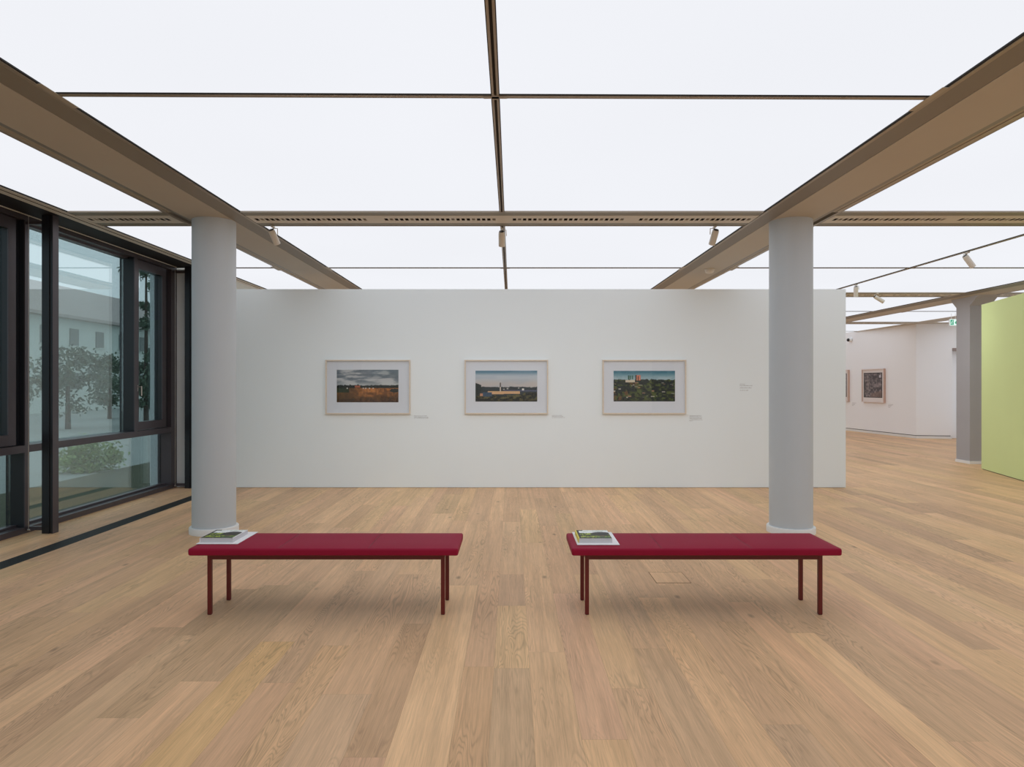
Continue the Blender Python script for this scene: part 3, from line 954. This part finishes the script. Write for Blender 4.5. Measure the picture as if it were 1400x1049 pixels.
# ------------------------------------------------------------------ catalogues on white boards
def book(xa, xb_, ya, yb_, sheet, spine, lab, slab):
    zt = .4655
    sx0, sx1, sy0, sy1 = sheet
    tag(one('display_board', [(sx0, sx1, sy0, sy1, zt, zt + .003)], M['paper']), slab, 'board')
    zt += .003
    th = .030
    e = empty('catalogue', ((xa + xb_) / 2, (ya + yb_) / 2, zt), lab, 'book')
    one('page_block', [(xa + .002, xb_ - .001, ya + .001, yb_ - .001, zt + .001, zt + th - .001)], M['pages'], e)
    bm = B(); box(bm, xa, xb_, ya, yb_, zt + th - .001, zt + th); box(bm, xa, xb_, ya, yb_, zt, zt + .001)
    cv = obj('cover', bm, M['paper'], e)
    printed('cover_picture', pic_cover, e, (xa + (.006 if spine else .001), yb_ - .002, zt + th + .0003), (xb_ - xa - .008, 0, 0), (0, -(yb_ - ya - .003), 0), 2)
    if spine: one('spine', [(xa - .002, xa + .0015, ya, yb_, zt, zt + th + .0002), (xa - .002, xa + .006, ya, yb_, zt + th, zt + th + .0008)], M['spine'], e)
    else: one('spine', [(xa - .002, xa + .0015, ya, yb_, zt, zt + th)], M['paper'], e)


book(-2.095, -1.872, 4.585, 4.845, (-2.105, -1.827, 4.55, 4.918), False,
     'thick exhibition catalogue with garden photo cover, on the left bench', 'white board under the catalogue on the left bench')
book(.450, .675, 4.572, 4.835, (.435, .717, 4.525, 4.913), True,
     'thick exhibition catalogue with yellow spine edge and garden cover, on the right bench', 'white board under the catalogue on the right bench')


# ================================================================== FRAMED PHOTOGRAPHS
def framed(x0, x1, z0, z1, ix0, ix1, iz0, iz1, fn, lab, iname):
    yw = 10.1135
    e = empty('framed_photograph', ((x0 + x1) / 2, yw, (z0 + z1) / 2), lab, 'picture')
    d, t = .036, .0175
    bm = B()
    for (a, b_, c, dd) in ((x0, x1, z0, z0 + t), (x0, x1, z1 - t, z1), (x0, x0 + t, z0 + t, z1 - t), (x1 - t, x1, z0 + t, z1 - t)):
        box(bm, a, b_, yw - d, yw, c, dd)
    obj('frame', bm, M['oakframe'], e)
    one('mat_board', [(x0 + t, x1 - t, yw - .012, yw - .008, z0 + t, z1 - t)], M['matboard'], e)
    printed(iname, fn, e, (ix0, yw - .0125, iz1), (ix1 - ix0, 0, 0), (0, 0, -(iz1 - iz0)))
    one('glazing', [(x0 + t, x1 - t, yw - .026, yw - .024, z0 + t, z1 - t)], M['picglass'], e)


s = 10.1 / 933
def PX(x): return (x - 699.5) * s
def PZ(y): return EYE - (y - 526) * s
framed(PX(445.2), PX(561.1), PZ(566.3), PZ(492.1), PX(460.4), PX(544.8), PZ(550.2), PZ(505.7), pic_field,
       'framed photograph of brown fields under a cloudy sky, left one on the white wall', 'print')
framed(PX(635.2), PX(749.3), PZ(566.2), PZ(492.1), PX(650), PX(734.5), PZ(549.2), PZ(507), pic_chimney,
       'framed photograph of a tall chimney and plants, middle one on the white wall', 'print')
framed(PX(823.6), PX(937.9), PZ(566.2), PZ(492.1), PX(838.9), PX(922.9), PZ(549), PZ(507.2), pic_towers,
       'framed photograph of tower blocks above treetops, right one on the white wall', 'print')


def caption(x, y, lines, lab, h=.0085, pitch=None, seed=1):
    """tiny lettering: word-like clusters of strokes, flat on the wall"""
    r_ = random.Random(seed)
    bm = B()
    yw = 10.1145
    for i, (ln, yy) in enumerate(lines):
        cx = PX(x); end = cx + ln * s; z = PZ(yy)
        while cx < end:
            wl = r_.uniform(.018, .055)
            q = cx
            while q < min(cx + wl, end):
                hh = h * r_.choice((.6, .6, .6, 1.0))
                box(bm, q, q + .0028, yw - .0006, yw, z, z + hh)
                if r_.random() < .7: box(bm, q, q + .005, yw - .0006, yw, z + hh * .45, z + hh * .45 + .0022)
                q += .0062
            cx += wl + .007
    tag(obj('wall_caption', bm, M['text']), lab, 'caption')


caption(566, 568, [(17.5, 569.2), (19, 570.8), (19.4, 572.2)], 'small grey wall text beside the photograph of brown fields', seed=1)
caption(754.6, 568, [(13.5, 568.6), (15.5, 570.0), (17.8, 571.4)], 'small grey wall text beside the chimney photograph', seed=2)
caption(943, 568, [(16.5, 568.8), (16.5, 570.2), (16.5, 571.6), (16.5, 573), (18, 574.5), (4, 576)], 'small grey wall text beside the tower blocks photograph', seed=3)
caption(1012, 525, [(7, 525.8), (16.8, 528), (16, 530.9), (11.8, 534.3)], 'free-standing grey wall text between the tower photograph and the right column', h=.012, seed=4)

# ------------------------------------------------------------------ far gallery pictures
def farframe(ya, yb_, z0, z1, lab, m=.11):
    # on the turned wall: local frame, x along the wall, -y out of the wall
    P0 = Vector((11.5 - .107 * (ya - 19.4), ya, 0)); P1 = Vector((11.5 - .107 * (yb_ - 19.4), yb_, 0))
    d = (P0 - P1); Lw = d.length; d.normalize()
    e = empty('framed_print', tuple(P1) [:2] + (z0,), lab, 'picture')
    e.rotation_euler = (0, 0, math.atan2(d.y, d.x))
    ORIG[e.name] = Vector()
    h = z1 - z0; t, dp = .03, .075
    bm = B()
    for (a, b_, c, dd) in ((0, Lw, 0, t), (0, Lw, h - t, h), (0, t, t, h - t), (Lw - t, Lw, t, h - t)):
        box(bm, a, b_, -dp, -.002, c, dd)
    obj('frame', bm, M['pinkframe'], e)
    bm = B()
    for (a, b_, c, dd) in ((.012, Lw - .012, .004, t - .004), (.012, Lw - .012, h - t + .004, h - .004), (.004, t - .004, .004, h - .004), (Lw - t + .004, Lw - .004, .004, h - .004)):
        box(bm, a, b_, -dp - .001, -dp, c, dd)
    obj('frame_face', bm, M['cream'], e)
    one('mat_board', [(t, Lw - t, -.05, -.045, t, h - t)], M['cream'], e)
    printed('print', pic_engraving, e, (m - .02, -.051, h - .12), (Lw - 2 * m + .04, 0, 0), (0, 0, -(h - .27)), 2)


farframe(20.72, 21.80, .975, 2.02, 'dark square print in a pale wood frame on the far right wall, fully visible')
farframe(22.53, 23.5, .975, 2.02, 'dark print in wood frame, partly hidden by the end of the white picture wall')


def far_caption(y, lab):
    P = Vector((11.5 - .107 * (y - 19.4), y, .93))
    e_d = Vector((.107, -1, 0)).normalized()
    bm = B()
    r_ = random.Random(int(y * 10))
    for k in range(4):
        q = 0
        while q < .22 - .05 * k:
            wl = r_.uniform(.02, .05)
            box(bm, q, q + wl, -.0006, 0, -.03 * k, -.03 * k + .008); q += wl + .01
    o = obj('wall_caption', bm, M['text'])
    o.location = P - Vector((.0015, 0, 0)); o.rotation_euler = (0, 0, math.atan2(e_d.y, e_d.x))
    tag(o, lab, 'caption')


far_caption(20.6, 'tiny wall text below right of the fully visible dark print on the far wall')
far_caption(22.4, 'tiny wall text next to the edge of the white picture wall, on the far wall')

# dome camera on the far wall
e = empty('security_camera', (11.15, 22.46, 3.0), 'small black and white dome camera high on the far right wall', 'camera')
bm = B(); bmesh.ops.create_uvsphere(bm, u_segments=24, v_segments=12, radius=.055, matrix=Matrix.Translation((11.085, 22.46, 3.0)))
obj('dome', bm, M['camblack'], e, smooth=True)
bm = B(); lathe(bm, [(.065, 0), (.065, .06), (.055, .075)], 32)
bmesh.ops.rotate(bm, verts=bm.verts, matrix=Matrix.Rotation(R(-90), 3, 'Y')); bmesh.ops.translate(bm, verts=bm.verts, vec=(11.17, 22.44, 3.0))
obj('housing', bm, M['collar'], e, smooth=True)

# exit sign hanging under the ceiling edge
e = empty('exit_sign', (10.75, 16.5, 3.0), 'small green and white escape route sign hanging beside the square pillar', 'sign')
sx0, sx1, sz0, sz1, sy = 10.59, 10.79, 2.955, 3.115, 16.5
one('housing', [(sx0, sx1, sy, sy + .03, sz0, sz1)], M['collar'], e)
one('face', [(sx0 + .004, sx1 - .004, sy - .002, sy, sz0 + .004, sz1 - .004)], M['exitwhite'], e)
one('green_field', [(sx0 + .02, sx0 + .095, sy - .004, sy - .002, sz0 + .02, sz1 - .02)], M['exitgreen'], e)
bm = B()
cx, cz, f_ = sx0 + .055, sz0 + .08, sy - .006
bmesh.ops.create_uvsphere(bm, u_segments=10, v_segments=6, radius=.009, matrix=Matrix.Translation((cx + .012, f_ + .004, cz + .038)))
for a, b_ in (((cx + .008, cz + .026), (cx - .008, cz - .004)), ((cx - .008, cz - .004), (cx + .012, cz - .022)), ((cx + .012, cz - .022), (cx + .004, cz - .048)),
              ((cx - .008, cz - .004), (cx - .020, cz - .03)), ((cx - .020, cz - .03), (cx - .032, cz - .03)), ((cx + .006, cz + .02), (cx + .028, cz + .01)), ((cx + .004, cz + .02), (cx - .02, cz + .012))):
    tube(bm, [(a[0], f_ + .003, a[1]), (b_[0], f_ + .003, b_[1])], .005, 6)
obj('running_figure', bm, M['exitwhite'], e)
bm = B()
prism(bm, [(sx0 + .14, sz0 + .045), (sx0 + .14, sz0 + .065), (sx0 + .12, sz0 + .065), (sx0 + .155, sz0 + .115), (sx0 + .185, sz0 + .065), (sx0 + .165, sz0 + .065), (sx0 + .165, sz0 + .045)], 'y', sy - .004, sy - .002)
obj('arrow', bm, M['exitgreen'], e)
for q_ in (.05, .144): one('hanger', [(sx0 + q_, sx0 + q_ + .006, sy + .01, sy + .02, sz1, CZ)], M['collar'], e)

# ================================================================== SPOTLIGHTS
def spotlight(loc, aim, lab, length=.165, r=.036, drop=.06, side=1, power=36):
    e = empty('spotlight', loc, lab, 'spotlight', 'small cylindrical track spotlights')
    ORIG[e.name] = Vector()
    bm = B(); box(bm, -.013, .013, -.035, .035, -.016, 0, bev=.003); 
    obj('track_adapter', bm, M['spot'], e)
    bm = B(); tube(bm, [(0, 0, -.014), (0, 0, -.024), (side * (r + .012), 0, -.026), (side * (r + .014), 0, -drop - .03)], .0045)
    obj('bracket', bm, M['spot'], e, smooth=True)
    d = Vector(aim).normalized()
    q = Vector((0, 0, -1)).rotation_difference(d).to_matrix().to_4x4()
    T = Matrix.Translation((0, 0, -drop - .03)) @ q @ Matrix.Translation((0, 0, .05))
    bm = B(); lathe(bm, [(r * .5, .006), (r * .86, 0.0), (r * .97, -.012), (r, -.03), (r, -length), (r * .9, -length), (r * .86, -length + .02)], 32, cap=True)
    bmesh.ops.transform(bm, verts=bm.verts, matrix=T)
    bmesh.ops.recalc_face_normals(bm, faces=bm.faces)
    body = obj('lamp_body', bm, M['spot'], e, smooth=True)
    bm = B(); lathe(bm, [(r * .82, -length + .012), (r * .82, -length + .002)], 32)
    bmesh.ops.transform(bm, verts=bm.verts, matrix=T)
    obj('lens', bm, M['lens'], body, smooth=True, local=True)
    bm = B(); lathe(bm, [(r * .55, .010), (r * .8, .006), (r * .8, .0)], 32)
    bmesh.ops.transform(bm, verts=bm.verts, matrix=T)
    obj('end_cap', bm, M['spotdark'], body, smooth=True, local=True)
    if power:  # beam added to brighten the walls; the fixtures themselves are unlit
        ld = bpy.data.lights.new('added_spot_fill', 'SPOT')
        ld.energy = power; ld.spot_size = R(115); ld.spot_blend = 1.0; ld.shadow_soft_size = .03
        ld.color = (.94, .98, 1.0)
        lo = bpy.data.objects.new('added_spot_fill', ld); C.objects.link(lo); lo.parent = e
        lo.matrix_local = Matrix.Translation(T @ Vector((0, 0, -length - .006))) @ q


def at(px, py, z=CZ):
    Y = 933 * (z - EYE) / (526 - py)
    return ((px - 699.5) * Y / 933, Y, z)


zc = CZ - .003
spotlight((-2.585, 7.393, zc), (.24, .6, -.9), 'cream track spotlight beside the left beam, under the perforated ceiling panel', side=1)
spotlight((RAILX[0] - .01, 7.47, CZ - .003), (0, .6, -.9), 'cream track spotlight on the middle ceiling track, in line with the chimney photograph', side=1)
spotlight((2.20, 7.393, zc), (-.12, .6, -.9), 'cream track spotlight beside the right beam, under the perforated ceiling panel', side=-1)
spotlight((RAILX[1], 8.84, zc), (.75, .0, -1), 'cream track spotlight on the right-hand track, nearest to the camera of the two there', length=.18, side=-1)
spotlight((RAILX[1], 11.7, zc), (.1, .2, -1), 'cream track spotlight on the right-hand track, above the end of the picture wall', length=.17, side=1)
spotlight((6.86, 12.81, zc), (.9, -.1, -.6), 'cream spotlight under the far perforated panel, turned towards the green partition', length=.19, side=-1)

# smoke detector on the right beam
e = empty('smoke_detector', (2.905, 10.02, SOFF), 'small pale smoke detector under the right ceiling beam', 'smoke detector')
bm = B(); lathe(bm, [(.074, SOFF), (.074, SOFF - .016)], 32, 2.905, 10.02); obj('base', bm, M['spot'], e, smooth=True)
bm = B(); lathe(bm, [(.066, SOFF - .0165), (.066, SOFF - .036), (.052, SOFF - .056), (.025, SOFF - .066), (.01, SOFF - .067)], 32, 2.905, 10.02)
obj('sensor_head', bm, M['spot'], e, smooth=True)

# ================================================================== OUTSIDE THE WINDOWS
S('ground', [(-60, -5.4, -30, 90, -.5, -.3)], M['brightstone'])
S('ground_lawn', [(-8.4, -5.4, -30, 90, -.3, -.27)], M['olive'])
e = empty('neighbouring_house', (-30, 45, -.3), 'pale rendered house with shuttered windows, seen through the large window', 'house')
bx_, by0, by1 = -30.0, 18, 88
one('wall', [(-40, bx_, by0, by1, -.3, 6.0)], M['render_'], e)
bm = B(); prism(bm, [(bx_ + .7, 5.95), (bx_ + .7, 6.15), (-35, 9.2), (-40.7, 6.1), (-40.7, 5.95)], 'y', by0 - .6, by1 + .6)
obj('roof', bm, M['tiles'], e)
for k, y in enumerate([20.2 + 2.9 * q_ for q_ in range(22)]):
    for z in (4.2, 1.2):
        fw = one('window', [(bx_ + .0, bx_ + .05, y, y + .95, z, z + 1.15)], M['shutter'], e)
        one('sill', [(bx_ + .0, bx_ + .12, y - .1, y + 1.05, z - .08, z)], M['render_'], fw)


def leaf_crown(bm, c, rx, rz, seed, n=2600, leaf=.09):
    r_ = random.Random(seed)
    tips = []
    for k in range(26):
        a = r_.uniform(0, 2 * math.pi); u = r_.uniform(-1, 1); q = math.sqrt(1 - u * u) * r_.uniform(.2, 1)
        tips.append((c[0] + rx * q * math.cos(a), c[1] + rx * q * math.sin(a), c[2] + rz * u * .9, rx * r_.uniform(.18, .4)))
    for k in range(n):
        t = r_.choice(tips)
        p_ = Vector((r_.gauss(t[0], t[3] * .55), r_.gauss(t[1], t[3] * .55), r_.gauss(t[2], t[3] * .5)))
        u = Vector((r_.uniform(-1, 1), r_.uniform(-1, 1), r_.uniform(-1, 1))).normalized() * leaf * r_.uniform(.6, 1.2)
        v = u.cross(Vector((r_.uniform(-1, 1), r_.uniform(-1, 1), r_.uniform(-1, 1)))).normalized() * leaf * .5
        bm.faces.new([bm.verts.new(p_ - u), bm.verts.new(p_ + v), bm.verts.new(p_ + u), bm.verts.new(p_ - v)])


def tree(x, y, h, rx, lab, seed, m='leaves'):
    e = empty('tree', (x, y, -.3), lab, 'tree')
    bm = B(); lathe(bm, [(.11, -.3), (.08, h * .3), (.04, h * .7)], 10, x, y); obj('trunk', bm, M['bark'], e)
    bm = B(); leaf_crown(bm, (x, y, h * .48), rx, (h * .36 if h < 6 else h * .5), seed, 1900 if h < 6 else 9000, .10); obj('crown', bm, M[m], e)


tree(-18.2, 28.0, 3.6, 1.5, 'dark green tree in front of the pale house, seen through the large window', 1)
tree(-23.5, 32.5, 3.4, .9, 'slender dark tree further left in front of the pale house', 2)
tree(-21.5, 36.5, 3.6, 1.1, 'leafy tree near the right end of the large window, in front of the pale house', 3)
tree(-15.85, 29.6, 9.0, .78, 'tall dark narrow tree seen through the opening window with the handle', 5)
tree(-20.5, 24.5, 3.6, 1.1, 'leafy tree seen in the narrow strip of glass left of the nearer black post', 4)
bm = B(); leaf_crown(bm, (-8.9, 14.3, 0.02), .62, .26, 9, 2600, .05)
tag(obj('garden_shrub', bm, M['leaves2']), 'low bright green shrub on the lawn outside the window', 'shrub')
